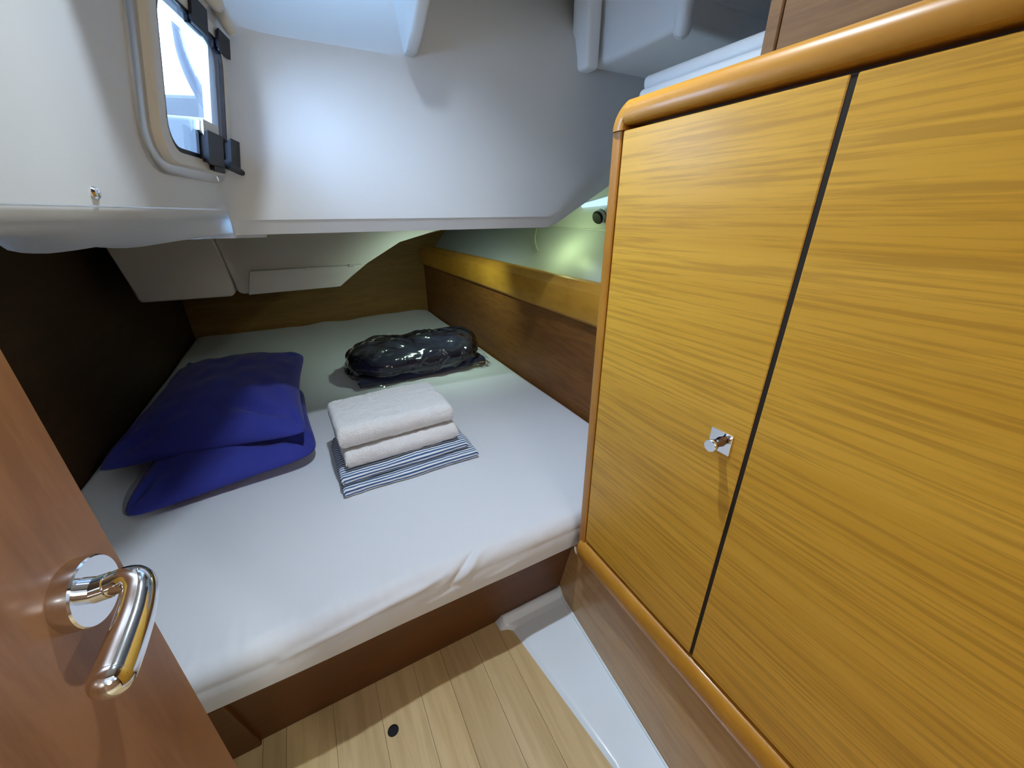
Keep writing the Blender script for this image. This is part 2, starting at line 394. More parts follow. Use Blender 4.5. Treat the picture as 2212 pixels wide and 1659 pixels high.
# saloon beyond the doorway
bm = box((-1.3, -2.5, -ZF-.02), (1.9, -.42, -ZF)); tag(ob('floor_saloon', bm, M['plank']), kind='structure')
bm = box((-1.3, -2.52, -ZF), (1.9, -2.5, .9)); box((-1.32, -2.5, -ZF), (-1.3, -.42, .9), bm=bm); box((1.9, -2.5, -ZF), (1.92, -.42, .9), bm=bm)
tag(ob('wall_saloon', bm, M['panel']), kind='structure')
tag(ob('ceiling_saloon', box((-1.3, -2.5, .88), (1.9, -.40, .9)), M['gelcoat']), kind='structure')

# ---- floor: sole boards, finger hole
floor = thing('floor', (.1, .2, -ZF), None, None, kind='structure')
ob('floor_base', box((-.75, -.42, -ZF-.03), (.56, .80, -ZF-.006)), M['gapdark'], floor)
xs = [-.70, -.58, -.46, -.37, -.281, -.235, -.135, -.035, .06, .135, .225, .30, .40, .53]
hx, hy = -.017, .569
for a, b_ in zip(xs, xs[1:]):
    if a < hx < b_:
        bm = bmesh.new(); zt, zb = -ZF, -ZF-.006; nn = 32; R0 = .0125
        hole = [(hx + R0*math.cos(2*math.pi*k/nn), hy + R0*math.sin(2*math.pi*k/nn)) for k in range(nn)]
        sq = []
        for k in range(nn):
            c_, s_ = math.cos(2*math.pi*k/nn), math.sin(2*math.pi*k/nn); mfac = 1/max(abs(c_), abs(s_)); h = .017
            sq.append((hx + h*c_*mfac, hy + h*s_*mfac))
        H = [bm.verts.new((*p, zt)) for p in hole]; Q = [bm.verts.new((*p, zt)) for p in sq]; B_ = [bm.verts.new((*p, zb)) for p in hole]
        for k in range(nn):
            k2 = (k+1) % nn; bm.faces.new((H[k], H[k2], Q[k2], Q[k])); bm.faces.new((H[k], H[k2], B_[k2], B_[k]))
        X0, X1, Y0, Y1 = a+.0004, b_-.0004, -.40, .72; h = .017
        box((X0, Y0, zb), (X1, hy-h, zt), bm=bm); box((X0, hy+h, zb), (X1, Y1, zt), bm=bm)
        box((X0, hy-h, zb), (hx-h, hy+h, zt), bm=bm); box((hx+h, hy-h, zb), (X1, hy+h, zt), bm=bm)
        ob('plank', bm, M['plank'], floor)
    else: ob('plank', box((a+.0004, -.40, -ZF-.006), (b_-.0004, .72, -ZF)), M['plank'], floor)
ob('finger_hole', lathe([(.0124, -.0045), (.0124, -.0008), (.0118, -.0008), (.0118, -.004), (0, -.004)], (hx, hy, -ZF), (0, 0, 1), 32), M['black'], floor)

# ---- white moulded channel along the locker foot, with its flared raised end
def skx(y): return interp([(-.40, .440), (.226, .487), (.70, .5225), (.80, .524)], y)
def strip(u, v):
    y = lerp(-.30, .742, u)
    xl = lerp(.425, .334, sstep(0, 1, (y+.3)/.95)**1.0) if y < .64 else .334
    xl = interp([(-.30, .29), (.279, .386), (.62, .340), (.645, .336), (.655, .325), (.662, .305), (.742, .300)], y)
    xr = skx(y)
    z = -ZF + .006 + interp([(-.3, 0), (.645, 0), (.662, .004), (.674, .018), (.682, .021), (.692, .016), (.704, .018), (.714, .036), (.742, .038)], y)
    if v < .08: z = lerp(-ZF, z, v/.08)
    if v > .965: z += .004; 
    xx = lerp(xl, xr, v)
    if v > .94: z += .0
    return Vector((xx, y, z))
def uu(i): return i
bm = bmesh.new(); NY, NX = 150, 26
vv = [0, .001, .03, .06, .08] + [.08 + (.955-.08)*k/14 for k in range(1, 15)] + [.962, .966, .98, 1.0]
yy = [k/40*.86 for k in range(40)] + [.86 + .14*k/60 for k in range(61)]
G = [[bm.verts.new(strip(a, b_)) for b_ in vv] for a in yy]
for i in range(len(yy)-1):
    for j in range(len(vv)-1): bm.faces.new((G[i][j], G[i+1][j], G[i+1][j+1], G[i][j+1]))
tag(ob('trim_5', bm, M['gelcoat_gloss'], smooth=True, sharp=50), kind='structure')
# skirting below the locker
skz = -.822
def skirtpt(u, v):
    y = lerp(-.36, .76, u); return Vector((lerp(skx(y), lerp(skx(y), .522, .75), v), y, lerp(-ZF, skz, v)))
bm = grid(skirtpt, 20, 3)
tag(ob('baseboard_right', bm, M['skirt']), kind='structure')

# ================================================================== BERTH
berth = thing('bunk', (0, .70, -ZF), 'dark reddish wooden berth front and platform under the white mattress', 'bunk')
bm = bmesh.new()
for (xa, xb) in ((-.688, .523),):
    pr_ = [(.655, -.832), (.675, -.832), (.745, -ZF), (.725-.02, -ZF)]
    bm = extrude_poly([(.632, -.834), (.655, -.834), (.715, -ZF), (.692, -ZF)], 'x', xa, xb)
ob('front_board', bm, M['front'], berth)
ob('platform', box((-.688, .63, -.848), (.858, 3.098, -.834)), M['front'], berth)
ob('corner_post', extrude_poly([(.618, -.832), (.66, -.832), (.715, -ZF), (.680, -ZF)], 'x', -.345, -.283, .003), M['front'], berth)

# mattress under a white sheet
def ridge(x, s, x0, s0, x1, s1, wd, h):
    dx, ds = x1-x0, s1-s0; L2 = dx*dx+ds*ds; t = max(0, min(1, ((x-x0)*dx + (s-s0)*ds)/L2))
    d = math.hypot(x-x0-t*dx, s-s0-t*ds); return h*math.exp(-(d/wd)**2)*(math.sin(math.pi*min(1, max(0, t*.9+.05)))**.6)
MT, MB = -.715, -.832
PF = []      # profile across the front: (y, z, normal y, normal z, s)
s = 0; r = .038
PF.append((.668, MB+.002, 0, -1)); PF.append((.634, MB+.002, -.5, -.86)); PF.append((.618, MB+.004, -.9, -.4)); PF.append((.612, MB+.011, -1, 0))
for k in range(1, 15): PF.append((.612 - .008*math.sin(math.pi*k/15*.8), lerp(MB+.011, MT-r, k/15), -1, 0))
for k in range(0, 13):
    a = math.pi/2*k/12; PF.append((.606 + r - r*math.cos(a), MT - r + r*math.sin(a), -math.cos(a), math.sin(a)))
for k in range(1, 90): PF.append((.644 + (3.06-.644)*(k/89)**1.25, MT, 0, 1))
PF.append((3.085, MT-.012, 0, 1)); PF.append((3.094, MT-.04, 1, 0)); PF.append((3.094, MB, 1, 0))
bm = bmesh.new(); NX = 260; cols = []
sacc = [0]
for a, b_ in zip(PF, PF[1:]): sacc.append(sacc[-1] + math.hypot(b_[0]-a[0], b_[1]-a[1]))
s_edge = sacc[3]
for i in range(NX+1):
    x = lerp(-.687, .856, i/NX); col = []
    edge = min(1, (x+.687)/.03, (.856-x)/.03); drop = .03*(1-math.sqrt(max(0, 1-(1-edge)**2)))
    for k, (y, z, ny, nz) in enumerate(PF):
        s_ = sacc[k]-s_edge; d = 0
        if 3 <= k < len(PF)-3:
            # creases of the loose sheet over the front
            d += ridge(x, s_, -.17, .062, .10, .088, .0065, .0075) - ridge(x, s_, -.16, .046, .10, .070, .009, .006)
            d -= ridge(x, s_, .155, .060, .235, .125, .006, .0085); d += ridge(x, s_, .175, .055, .255, .120, .008, .005)
            d += ridge(x, s_, .03, .07, .16, .095, .006, .004) - ridge(x, s_, .10, .045, .22, .060, .007, .004) + ridge(x, s_, .24, .03, .34, .045, .006, .003)
            fz = math.exp(-((s_-.13)/.05)**2)
            d += fz*.0016*noise.noise(Vector((x*22, s_*60, 2)))*sstep(-.3, .0, x)
            d += fz*.0012*noise.noise(Vector((x*70, s_*25, 5)))
            d += .006*noise.noise(Vector((x*2.6, s_*4, 1)))*(1-sstep(.1, .4, s_))
            # soft undulation of the top
            d += .010*noise.noise(Vector((x*1.7, y*1.9, 9)))*sstep(.2, .6, s_)
            d += .020*math.exp(-((x-.62)/.28)**2)*sstep(2.55, 3.05, y) + .012*noise.noise(Vector((x*6, 1, 4)))*sstep(2.7, 3.05, y)
        sag = -.010*math.exp(-((x-.02)/.22)**2) if k < 8 else 0
        col.append(bm.verts.new((x, y + ny*d, max(z + nz*d - (drop if k > 3 else 0), MB+.002) )))
    cols.append(col)
for a, b_ in zip(cols, cols[1:]):
    for k in range(len(PF)-1): bm.faces.new((a[k], b_[k], b_[k+1], a[k+1]))
bm.faces.new(cols[0]); bm.faces.new(cols[-1][::-1])
matt = ob('mattress', bm, M['sheet'], smooth=True, sharp=0)
tag(matt, 'wide berth mattress covered with a creased white fitted sheet', 'mattress')

# berth side panel with fiddle rail (right)
sidep = thing('berth_side_shelf', (.86, 1.9, -.85), 'brown wooden berth side panel topped by a thick fiddle rail', 'shelf')
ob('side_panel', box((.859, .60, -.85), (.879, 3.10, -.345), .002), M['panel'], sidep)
pr_ = [(.880, -.214), (.862, -.213), (.853, -.217), (.840, -.236), (.832, -.243), (.829, -.252), (.829, -.328), (.833, -.342), (.844, -.353), (.880, -.356)]
ob('fiddle_rail', extrude_poly(pr_, 'y', .60, 3.085), M['trim'], sidep, smooth=True, sharp=25)

# ================================================================== LOCKER
lock = thing('hanging_locker', (.60, .25, skz), 'tall teak locker with two doors, rounded orange-brown edge trim and one chrome knob', 'locker')
ob('carcass', box((.516, -.34, -.80), (.84, .575, .122)), M['gapdark'], lock)
ob('end_panel', box((.512, .572, -.822), (.84, .582, .13)), M['trim_v'], lock)
DZ0, DZ1 = -.7465, .1195
d1 = ob('locker_door', box((.498, .2515, DZ0), (.516, .5590, DZ1), .0012, 1), M['teak'], lock)
d2 = ob('locker_door', box((.498, -.3300, DZ0), (.516, .2450, DZ1), .0012, 1), M['teak'], lock)
ob('gap_strip', box((.4995, .2452, DZ0+.001), (.517, .2513, DZ1-.001)), M['gapdark'], lock)
# upright trim
pr_ = [(.520, .562), (.4985, .562), (.4965, .564), (.496, .575), (.498, .583), (.504, .588), (.52, .589)]
ob('upright_trim', extrude_poly(pr_, 'z', -.822, .120, 0), M['trim_v'], lock, smooth=True, sharp=30)
# bottom bullnose
def bull(z0, z1, x0, out, n=10):
    pts = [(x0, z0)]
    for k in range(n+1):
        a = math.pi*k/n; pts.append((x0 - out*(math.sin(a)**.8), (z0+z1)/2 - (z1-z0)/2*math.cos(a)))
    pts.append((x0, z1)); return pts
ob('bottom_trim', extrude_poly([(.53, -.822)] + bull(-.820, -.757, .505, .019)[1:-1] + [(.53, -.757)], 'y', -.34, .575), M['trim'], lock, smooth=True, sharp=40)
# top rail: tall bullnosed fiddle, running on towards the doorway
rp = [(.535, .1265), (.4995, .1265), (.4945, .129), (.492, .135), (.492, .146), (.4945, .154), (.501, .160), (.51, .1625), (.525, .1625), (.535, .160)]
bm = extrude_poly(rp, 'y', -.34, .556)
ob('top_rail', bm, M['trim'], lock, smooth=True, sharp=30)
# rounded top corner
bm = bmesh.new(); rings = []
for k in range(9):
    a = math.pi/2*k/8; rr = .035; c0y, c0z = .556, .1265
    ring = []
    for (x, z) in rp:
        d = z - .1265; ring.append(bm.verts.new((x, c0y + (d)*math.sin(a)*.90 + 0*rr, c0z + d*math.cos(a) - .0065*math.sin(a))))
    rings.append(ring)
for A, B in zip(rings, rings[1:]):
    for k in range(len(rp)-1): bm.faces.new((A[k], A[k+1], B[k+1], B[k]))
ob('corner_trim', bm, M['trim'], lock, smooth=True, sharp=30)
ob('counter', box((.53, -.34, .122), (.84, .575, .134)), M['gelcoat'], lock)
# knob on a square chrome plate
kb = ob('knob', box((.4960, .271, -.3255), (.4985, .305, -.2920), .0004, 1), M['chrome'], d1)
kx, ky, kz = .498, .2865, -.3080
bm = lathe([(0, 0), (.0072, 0), (.0072, .004), (.0060, .010), (.0066, .016), (.0096, .021), (.0102, .0235), (.0100, .0262), (.0090, .0272), (0, .0274)], (kx, ky, kz), (-1, 0, 0), 8)
ob('knob_button', bm, M['chrome'], d1, smooth=True, sharp=40)
# pale scratch mark on the near door and chip on the skirting
# upper cabinet above the counter
upc = thing('upper_cabinet', (.75, .0, .134), 'plain brown veneered cabinet standing on the counter above the teak locker', 'cabinet')
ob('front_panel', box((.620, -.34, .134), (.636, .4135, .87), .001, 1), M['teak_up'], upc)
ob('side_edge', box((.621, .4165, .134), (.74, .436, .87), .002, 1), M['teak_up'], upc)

# ================================================================== RIGHT UPPER MOULDINGS
bm = box((.886, .83, .392), (1.30, 1.16, .87), .018, 4)
dk = thing('deck_moulding', (1.05, .95, .25), 'white moulded box with rounded corners hanging in the deck corner above the locker', 'moulding')
ob('box_shell', bm, M['gelcoat_lit'], dk, smooth=True, sharp=0)
ob('corner_bead', tube(smooth_path([(.884, .826, .87), (.884, .826, .6), (.884, .826, .41), (.889, .832, .388)], 6), [.020]*19, 16), M['gelcoat_lit'], dk, smooth=True)
ob('flange', box((.828, 1.108, .378), (.874, 1.19, .87), .011, 4), M['gelcoat_lit'], dk, smooth=True, sharp=0)
ob('side_facet', extrude_poly([(.935, .45), (1.29, .45), (1.29, .87), (.935, .87)], 'y', .822, .835, .006, 2), M['gelcoat_lit'], dk, smooth=True)
lg = thing('side_ledge', (.95, .8, .2), 'pale double ledge moulding just beyond the rounded locker top', 'ledge')
ob('lower_slab', box((.775, .44, .225), (1.235, .835, .262), .012, 3), M['gelcoat_lit'], lg, smooth=True)
ob('upper_slab', box((.800, .44, .264), (1.235, .85, .294), .012, 3), M['gelcoat_lit'], lg, smooth=True)

# ================================================================== HANGING BOXES UNDER THE COCKPIT
def hang(name, label, poly, y0, r=.008):
    bm = extrude_poly(poly, 'y', y0, 3.098, r, 3); o = ob(name, bm, M['liner_dull'], smooth=True, sharp=30); return tag(o, label, 'moulding', 'mouldings hanging under the cockpit')
hang('hanging_moulding', 'left dull white moulded box hanging below the cockpit, darkest and deepest in shade', [(-.62, -.044), (-.605, -.12), (-.578, -.300), (-.57, -.309), (-.276, -.312), (-.262, -.30), (-.262, -.26), (-.29, -.044)], 2.0)
rb = thing('hanging_moulding', (.1, 2.3, -.312), 'right moulded box with sloping side and ledge hanging below the cockpit', 'moulding', 'mouldings hanging under the cockpit')
ob('box_shell', extrude_poly([(-.29, -.044), (-.254, -.30), (-.24, -.310), (.10, -.312), (.155, -.310), (.290, -.212), (.452, -.118), (.66, -.078), (.70, -.044)], 'y', 2.03, 3.098, .006, 3), M['liner_dull'], rb, smooth=True, sharp=30)
bm = extrude_poly([(-.19, -.214), (.262, -.214), (.250, -.226), (.150, -.305), (-.215, -.309)], 'y', 1.985, 2.06, .004, 2)
ob('ledge', bm, M['liner_dull'], rb, smooth=True, sharp=30)
ob('clip', box((.02, 1.978, -.222), (.05, 1.995, -.212), .002), M['liner_dull'], rb)
ob('clip', box((.200, 1.978, -.218), (.225, 1.995, -.208), .002), M['liner_dull'], rb)

# ================================================================== WINDOW in the left wall
win = thing('window_1', LW(.97, .065), None, None, kind='structure')
def ring(fo, fi, o0, o1, r0=.045, r1=.035, bev=.004):
    """frame between two rounded rectangles, standing from o0 to o1 off the wall"""
    A = rrect(*fo, r0); B = rrect(*fi, r1); bm = bmesh.new(); n = len(A)
    def L4(p, o): return bm.verts.new(LW(p[0], p[1], o))
    def inset(P, Q, t): return [(lerp(p[0], q_[0], t), lerp(p[1], q_[1], t)) for p, q_ in zip(P, Q)]
    loops = [[L4(p, o0) for p in A], [L4(p, lerp(o0, o1, .7)) for p in A], [L4(p, o1) for p in inset(A, B, .12)], [L4(p, o1) for p in inset(A, B, .88)], [L4(p, lerp(o0, o1, .7)) for p in B], [L4(p, o0) for p in B]]
    for a, b_ in zip(loops, loops[1:]):
        for i in range(n): bm.faces.new((a[i], a[(i+1) % n], b_[(i+1) % n], b_[i]))
    return bm
ob('flange', ring((.800, 1.118, .060, .330), (.845, 1.084, .092, .298), -.001, .006, .06, .04), M['alu'], win, smooth=True, sharp=30)
ob('frame', ring((.822, 1.104, .074, .316), (.848, 1.082, .094, .296), .004, .017, .052, .04), M['paleplastic'], win, smooth=True, sharp=30)
ob('gasket', ring((.845, 1.084, .092, .298), (.852, 1.080, .100, .291), .003, .0155, .04, .034), M['black'], win, smooth=True, sharp=30)
bm = bmesh.new(); bm.faces.new([bm.verts.new(LW(y, z, .012)) for y, z in rrect(.851, 1.079, .098, .292, .034)])
e_ = bmesh.ops.extrude_face_region(bm, geom=bm.faces[:]); bmesh.ops.translate(bm, vec=nd*.004, verts=[v for v in e_['geom'] if isinstance(v, bmesh.types.BMVert)])
ob('pane', bm, M['glass'], win)
def lwbox(y0, y1, z0, z1, o0, o1, r=.002):
    b = bmesh.new(); vs = bmesh.ops.create_cube(b, size=1)['verts']
    for v in vs: v.co = LW(lerp(y0, y1, v.co.x+.5), lerp(z0, z1, v.co.y+.5), lerp(o0, o1, v.co.z+.5))
    bmesh.ops.bevel(b, geom=b.edges[:], offset=r, segments=2, affect='EDGES'); return b
lt = ob('latch', lwbox(.955, 1.015, .088, .132, .012, .030, .004), M['black'], win, smooth=True)
ob('latch_bolt', lwbox(.985, 1.03, .078, .094, .012, .026, .003), M['black'], lt)
lt = ob('latch', lwbox(1.055, 1.098, .094, .135, .014, .032, .004), M['black'], win, smooth=True)
ob('latch_bolt', tube([LW(1.04, .092, .026), LW(1.10, .086, .028), LW(1.115, .084, .030)], [.008, .007, .006], 10), M['black'], lt, smooth=True)
ob('sash_tab', lwbox(.96, 1.02, .132, .150, .013, .022, .003), M['paleplastic'], win)
hb = merge(None, lwbox(1.05, 1.095, .283, .305, .010, .024, .005)); ob('hinge', hb, M['black'], win, smooth=True)
ob('hinge', lwbox(.95, 1.00, .287, .315, .010, .022, .005), M['black'], win, smooth=True)
ob('screw', lathe([(.006, 0), (.006, .001), (.004, .002), (0, .0022)], LW(1.050, .068, .006), nd, 14), M['chrome'], win, smooth=True)

# pale bracket above the window corner
br = thing('curtain_bracket', (-.05, 1.08, .31), 'pale plastic bracket with two lobes beside the top corner of the window', 'bracket')
ob('arm', tube(smooth_path([(-.10, 1.06, .335), (-.075, 1.06, .345), (-.055, 1.065, .365), (-.045, 1.07, .40)], 6), .012, 12), M['paleplastic'], br, smooth=True)
ob('lobe', tube(smooth_path([(-.062, 1.05, .385), (-.047, 1.05, .36), (-.036, 1.05, .338)], 5), [.008, .011, .013, .014, .0145, .015, .0145, .0135, .012, .009, .005], 14), M['paleplastic'], br, smooth=True)
ob('lobe', tube(smooth_path([(-.045, 1.085, .365), (-.034, 1.085, .338), (-.027, 1.085, .315)], 5), [.008, .010, .011, .012, .012, .012, .0115, .011, .010, .008, .004], 14), M['paleplastic'], br, smooth=True)
# small screw cap low on the left wall
sc = ob('screw_cap', lathe([(.0075, 0), (.0075, .002), (.0055, .0045), (.0025, .005), (.002, .003), (0, .003)], LW(.694, .026, -.0005), nd, 18), M['chrome'], smooth=True)
tag(sc, 'small metal screw head low on the white left wall', 'screw')
tb = ob('wall_tab', lwbox(.548, .567, .172, .20, 0, .004, .001), M['greyplastic']); tag(tb, 'small dark grey tab on the white left wall near the photo top edge', 'tab')

# ---- cockpit outside the window
ob_ = thing('cockpit_cover', (-.2, 2.5, .35), 'dark blue curved strap seen outside through the window', 'strap')
pts = [(-.262, 2.50, .765), (-.266, 2.50, .70), (-.268, 2.50, .64), (-.262, 2.50, .58), (-.252, 2.50, .53), (-.240, 2.50, .485), (-.228, 2.50, .445), (-.220, 2.50, .40), (-.216, 2.50, .368)]
ob('strap', tube(smooth_path(pts, 5), [.008 + .016*math.sin(math.pi*k/40)**.7 for k in range(41)], 12), M['blue_out'], ob_, smooth=True)
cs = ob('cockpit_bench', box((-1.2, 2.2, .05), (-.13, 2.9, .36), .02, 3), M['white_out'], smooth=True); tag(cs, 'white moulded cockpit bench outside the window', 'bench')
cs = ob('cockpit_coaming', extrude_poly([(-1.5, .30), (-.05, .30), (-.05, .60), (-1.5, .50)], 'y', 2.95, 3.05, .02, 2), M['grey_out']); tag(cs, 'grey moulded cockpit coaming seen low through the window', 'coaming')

# ================================================================== HULL SIDE DETAILS
rl = thing('reading_lamp', (1.19, 1.40, -.03), 'round dark and chrome reading lamp on the hull side, half hidden by the locker edge', 'lamp')
ob('lamp_head', lathe([(0, 0), (.024, 0), (.027, .004), (.027, .030), (.022, .036), (0, .036)], (1.178, 1.408, -.008), (-.75, -.15, -.30), 24), M['black'], rl, smooth=True)
ob('rim', lathe([(.0245, .008), (.0282, .010), (.0282, .026), (.0245, .028)], (1.178, 1.408, -.008), (-.75, -.15, -.30), 24), M['alu'], rl, smooth=True)
w2 = thing('window_2', (1.2, 1.5, .03), None, None, kind='structure')
m = mat('hull_port_daylight', (.2, .3, .4), .3); m.node_tree.nodes['Principled BSDF'].inputs['Emission Color'].default_value = (.55, .78, 1, 1); m.node_tree.nodes['Principled BSDF'].inputs['Emission Strength'].default_value = .9
bm = bmesh.new(); bm.faces.new([bm.verts.new(p) for p in ((1.196, 1.40, .030), (1.190, 1.56, .022), (1.196, 1.58, .034), (1.207, 1.40, .062))])
e_ = bmesh.ops.extrude_face_region(bm, geom=bm.faces[:]); bmesh.ops.translate(bm, vec=(-.006, 0, .002), verts=[v for v in e_['geom'] if isinstance(v, bmesh.types.BMVert)])
ob('pane', bm, m, w2)
cd = ob('loose_cord', tube(smooth_path([(1.137, 1.874, -.072), (1.108, 1.835, -.097), (1.078, 1.79, -.122), (1.062, 1.752, -.147), (1.054, 1.72, -.166)], 6), .0035, 8), M['cord'], smooth=True)
tag(cd, 'short cream cord hanging down on the pale hull side above the fiddle rail', 'cord')

# ceiling lamp fixture above the frame
cl = thing('ceiling_lamp', (.22, .60, .85), 'round recessed downlight in the headroom ceiling', 'lamp')
ob('bezel', lathe([(.021, .0), (.021, -.010), (.030, -.012), (.042, -.008), (.045, 0)], (.22, .60, .87), (0, 0, 1), 32), M['chrome'], cl, smooth=True)

bl_ = thing('berth_fill', (.54, 1.62, -.056), 'small round lamp added unseen behind the ceiling lip to brighten the berth', 'lamp')  # made-up fixture to go with the added berth fill
ob('bezel', lathe([(.021, .0), (.021, -.006), (.030, -.008), (.036, -.004), (.038, 0)], (.54, 1.62, -.044), (0, 0, 1), 32), M['chrome'], bl_, smooth=True)

# ================================================================== CABIN DOOR, left foreground
DN = Vector((math.cos(.175), -math.sin(.175), 0)); DU = Vector((math.sin(.175), math.cos(.175), 0)); DP = Vector((-.197, .40, 0))
def D(s, z, o): p = DP + DU*s + DN*o; p.z = z; return p      # s from the free edge (negative towards the hinge)
door = thing('door_1', D(-.3, -1.07, -.015), None, None, kind='structure')
def dbox(s0, s1, z0, z1, o0, o1, r):
    b = bmesh.new(); vs = bmesh.ops.create_cube(b, size=1)['verts']
    for v in vs: v.co = D(lerp(s0, s1, v.co.x+.5), lerp(z0, z1, v.co.y+.5), lerp(o0, o1, v.co.z+.5))
    if r: bmesh.ops.bevel(b, geom=b.edges[:], offset=r, segments=3, affect='EDGES')
    return b
ob('door_leaf', dbox(-.62, 0, -1.075, .70, -.022, 0, .0025), M['door'], door, smooth=True)
hz = -.2715; hs = -.0525
hb = ob('door_handle', lathe([(0, 0), (.0268, 0), (.0272, .001), (.0272, .0125), (.0262, .0140), (0, .0140)], D(hs, hz, 0), DN, 64), M['chrome'], door, smooth=True, sharp=30)
a0 = D(hs, hz, .013); a1 = D(hs, hz+.004, .034)
ob('neck', tube([a0, a0.lerp(a1, .5), a0.lerp(a1, .52), a1], [.0100, .0100, .0090, .0090], 24), M['chrome'], hb, smooth=True, sharp=30)
path = smooth_path([a0.lerp(a1, .45), D(hs, hz+.005, .034), D(hs-.003, hz+.005, .042), D(hs-.011, hz+.001, .0475), D(hs-.028, hz-.006, .050), D(hs-.050, hz-.0125, .051), D(hs-.066, hz-.0165, .0515), D(hs-.070, hz-.017, .0515)], 7)
nP = len(path); rad = []
for i in range(nP):
    t = i/(nP-1); rr = lerp(.0090, .0128, sstep(.1, .75, t))
    rad.append(rr)
tdir = (path[-1]-path[-4]).normalized(); pe = path[-1].copy()
for k in range(1, 9):
    a = math.pi/2*k/8.3; path.append(pe + tdir*.0128*.95*math.sin(a)); rad.append(.0128*math.cos(a))
ob('lever', tube(path, rad, 28), M['chrome'], hb, smooth=True, sharp=0)

# ================================================================== THINGS ON THE BERTH
def cushion(FL, FR, BR, BL, th, name, label, seed, wr=.004, pinch=.10, top=1.0, creases=(), bt=1.0, rc=.05):
    """pillow between four seam corners: two bulged skins meeting in a seam, sides pulled in between the corners"""
    FL, FR, BR, BL = map(Vector, (FL, FR, BR, BL)); NU = NV = 44; bm = bmesh.new()
    def base(u, v):
        p = FL*(1-u)*(1-v) + FR*u*(1-v) + BR*u*v + BL*(1-u)*v
        cx = FL.lerp(FR, .5).lerp(BL.lerp(BR, .5), .5)
        k = pinch*(max(0, 4*u*(1-u))*(2*v-1)**4*0 )
        p = p - (p-cx)*rc*abs((2*u-1)*(2*v-1))**6
        du = pinch*math.sin(math.pi*v)*(2*u-1)*abs(2*u-1); dv = pinch*.6*math.sin(math.pi*u)*(2*v-1)*abs(2*v-1)
        return p - (FR-FL)*du*.5 - (BL-FL)*dv*.5
    def skin(sgn):
        rows = []
        for i in range(NU+1):
            row = []
            for j in range(NV+1):
                u = .5-.5*math.cos(math.pi*i/NU); v = .5-.5*math.cos(math.pi*j/NV)
                e = max(0, 16*u*(1-u)*v*(1-v)); h = th*.5*(e**.46)
                h *= 1 + .10*noise.noise(Vector((u*3+seed, v*3, 0)))
                p = base(u, v)
                ed = min(u, 1-u, v, 1-v)
                h += sgn*0 + wr*noise.noise(Vector((u*9+seed, v*9, sgn*3)))*min(1, ed*10)
                # radial gathers near the corners
                for cu, cv in ((0, 0), (1, 0), (0, 1), (1, 1)):
                    dd = math.hypot(u-cu, v-cv); an = math.atan2(abs(v-cv), abs(u-cu)+1e-6)
                    h += wr*1.3*math.sin(an*9+seed)*math.exp(-(dd/.22)**2)*min(1, dd*8)*min(1, ed*14)
                if sgn > 0:
                    for (x0, s0, x1, s1, wd, hh) in creases: h += ridge(u, v, x0, s0, x1, s1, wd, hh)
                row.append(p + Vector((0, 0, sgn*max(h, 0)*(top if sgn > 0 else bt))))
            rows.append(row)
        return rows
    T = skin(1); B = skin(-1); vt = [[bm.verts.new(p) for p in r_] for r_ in T]; vb = []
    for i in range(NU+1):
        vb.append([vt[i][j] if i in (0, NU) or j in (0, NV) else bm.verts.new(B[i][j]) for j in range(NV+1)])
    for i in range(NU):
        for j in range(NV):
            bm.faces.new((vt[i][j], vt[i+1][j], vt[i+1][j+1], vt[i][j+1]))
            f = (vb[i][j], vb[i][j+1], vb[i+1][j+1], vb[i+1][j])
            try: bm.faces.new(f)
            except ValueError: pass
    for v in bm.verts: v.co.z = max(v.co.z, MT+.002)
    o = ob(name, bm, M['navy'], smooth=True, sharp=0)
    return tag(o, label, 'pillow', 'navy pillows on the berth')
cushion((-.535, 1.105, -.697), (-.052, 1.165, -.672), (-.085, 1.78, -.685), (-.50, 1.78, -.69), .15, 'pillow', 'lower navy blue pillow lying flat on the white sheet', 4.2, .009, .05, 1.05, ((.60, .17, .98, .12, .035, -.018), (.50, .10, .9, .03, .03, .012), (.72, .30, .97, .20, .04, .012)), .4, .10)
cushion((-.622, 1.310, -.650), (-.072, 1.165, -.600), (-.050, 1.90, -.575), (-.53, 2.06, -.600), .165, 'pillow', 'upper navy blue pillow resting on top of the other pillow', 1.3, .009, .10, 1.12, ((.60, .22, .99, .06, .03, -.018), (.60, .12, .95, .07, .035, .010)), .22, .06)

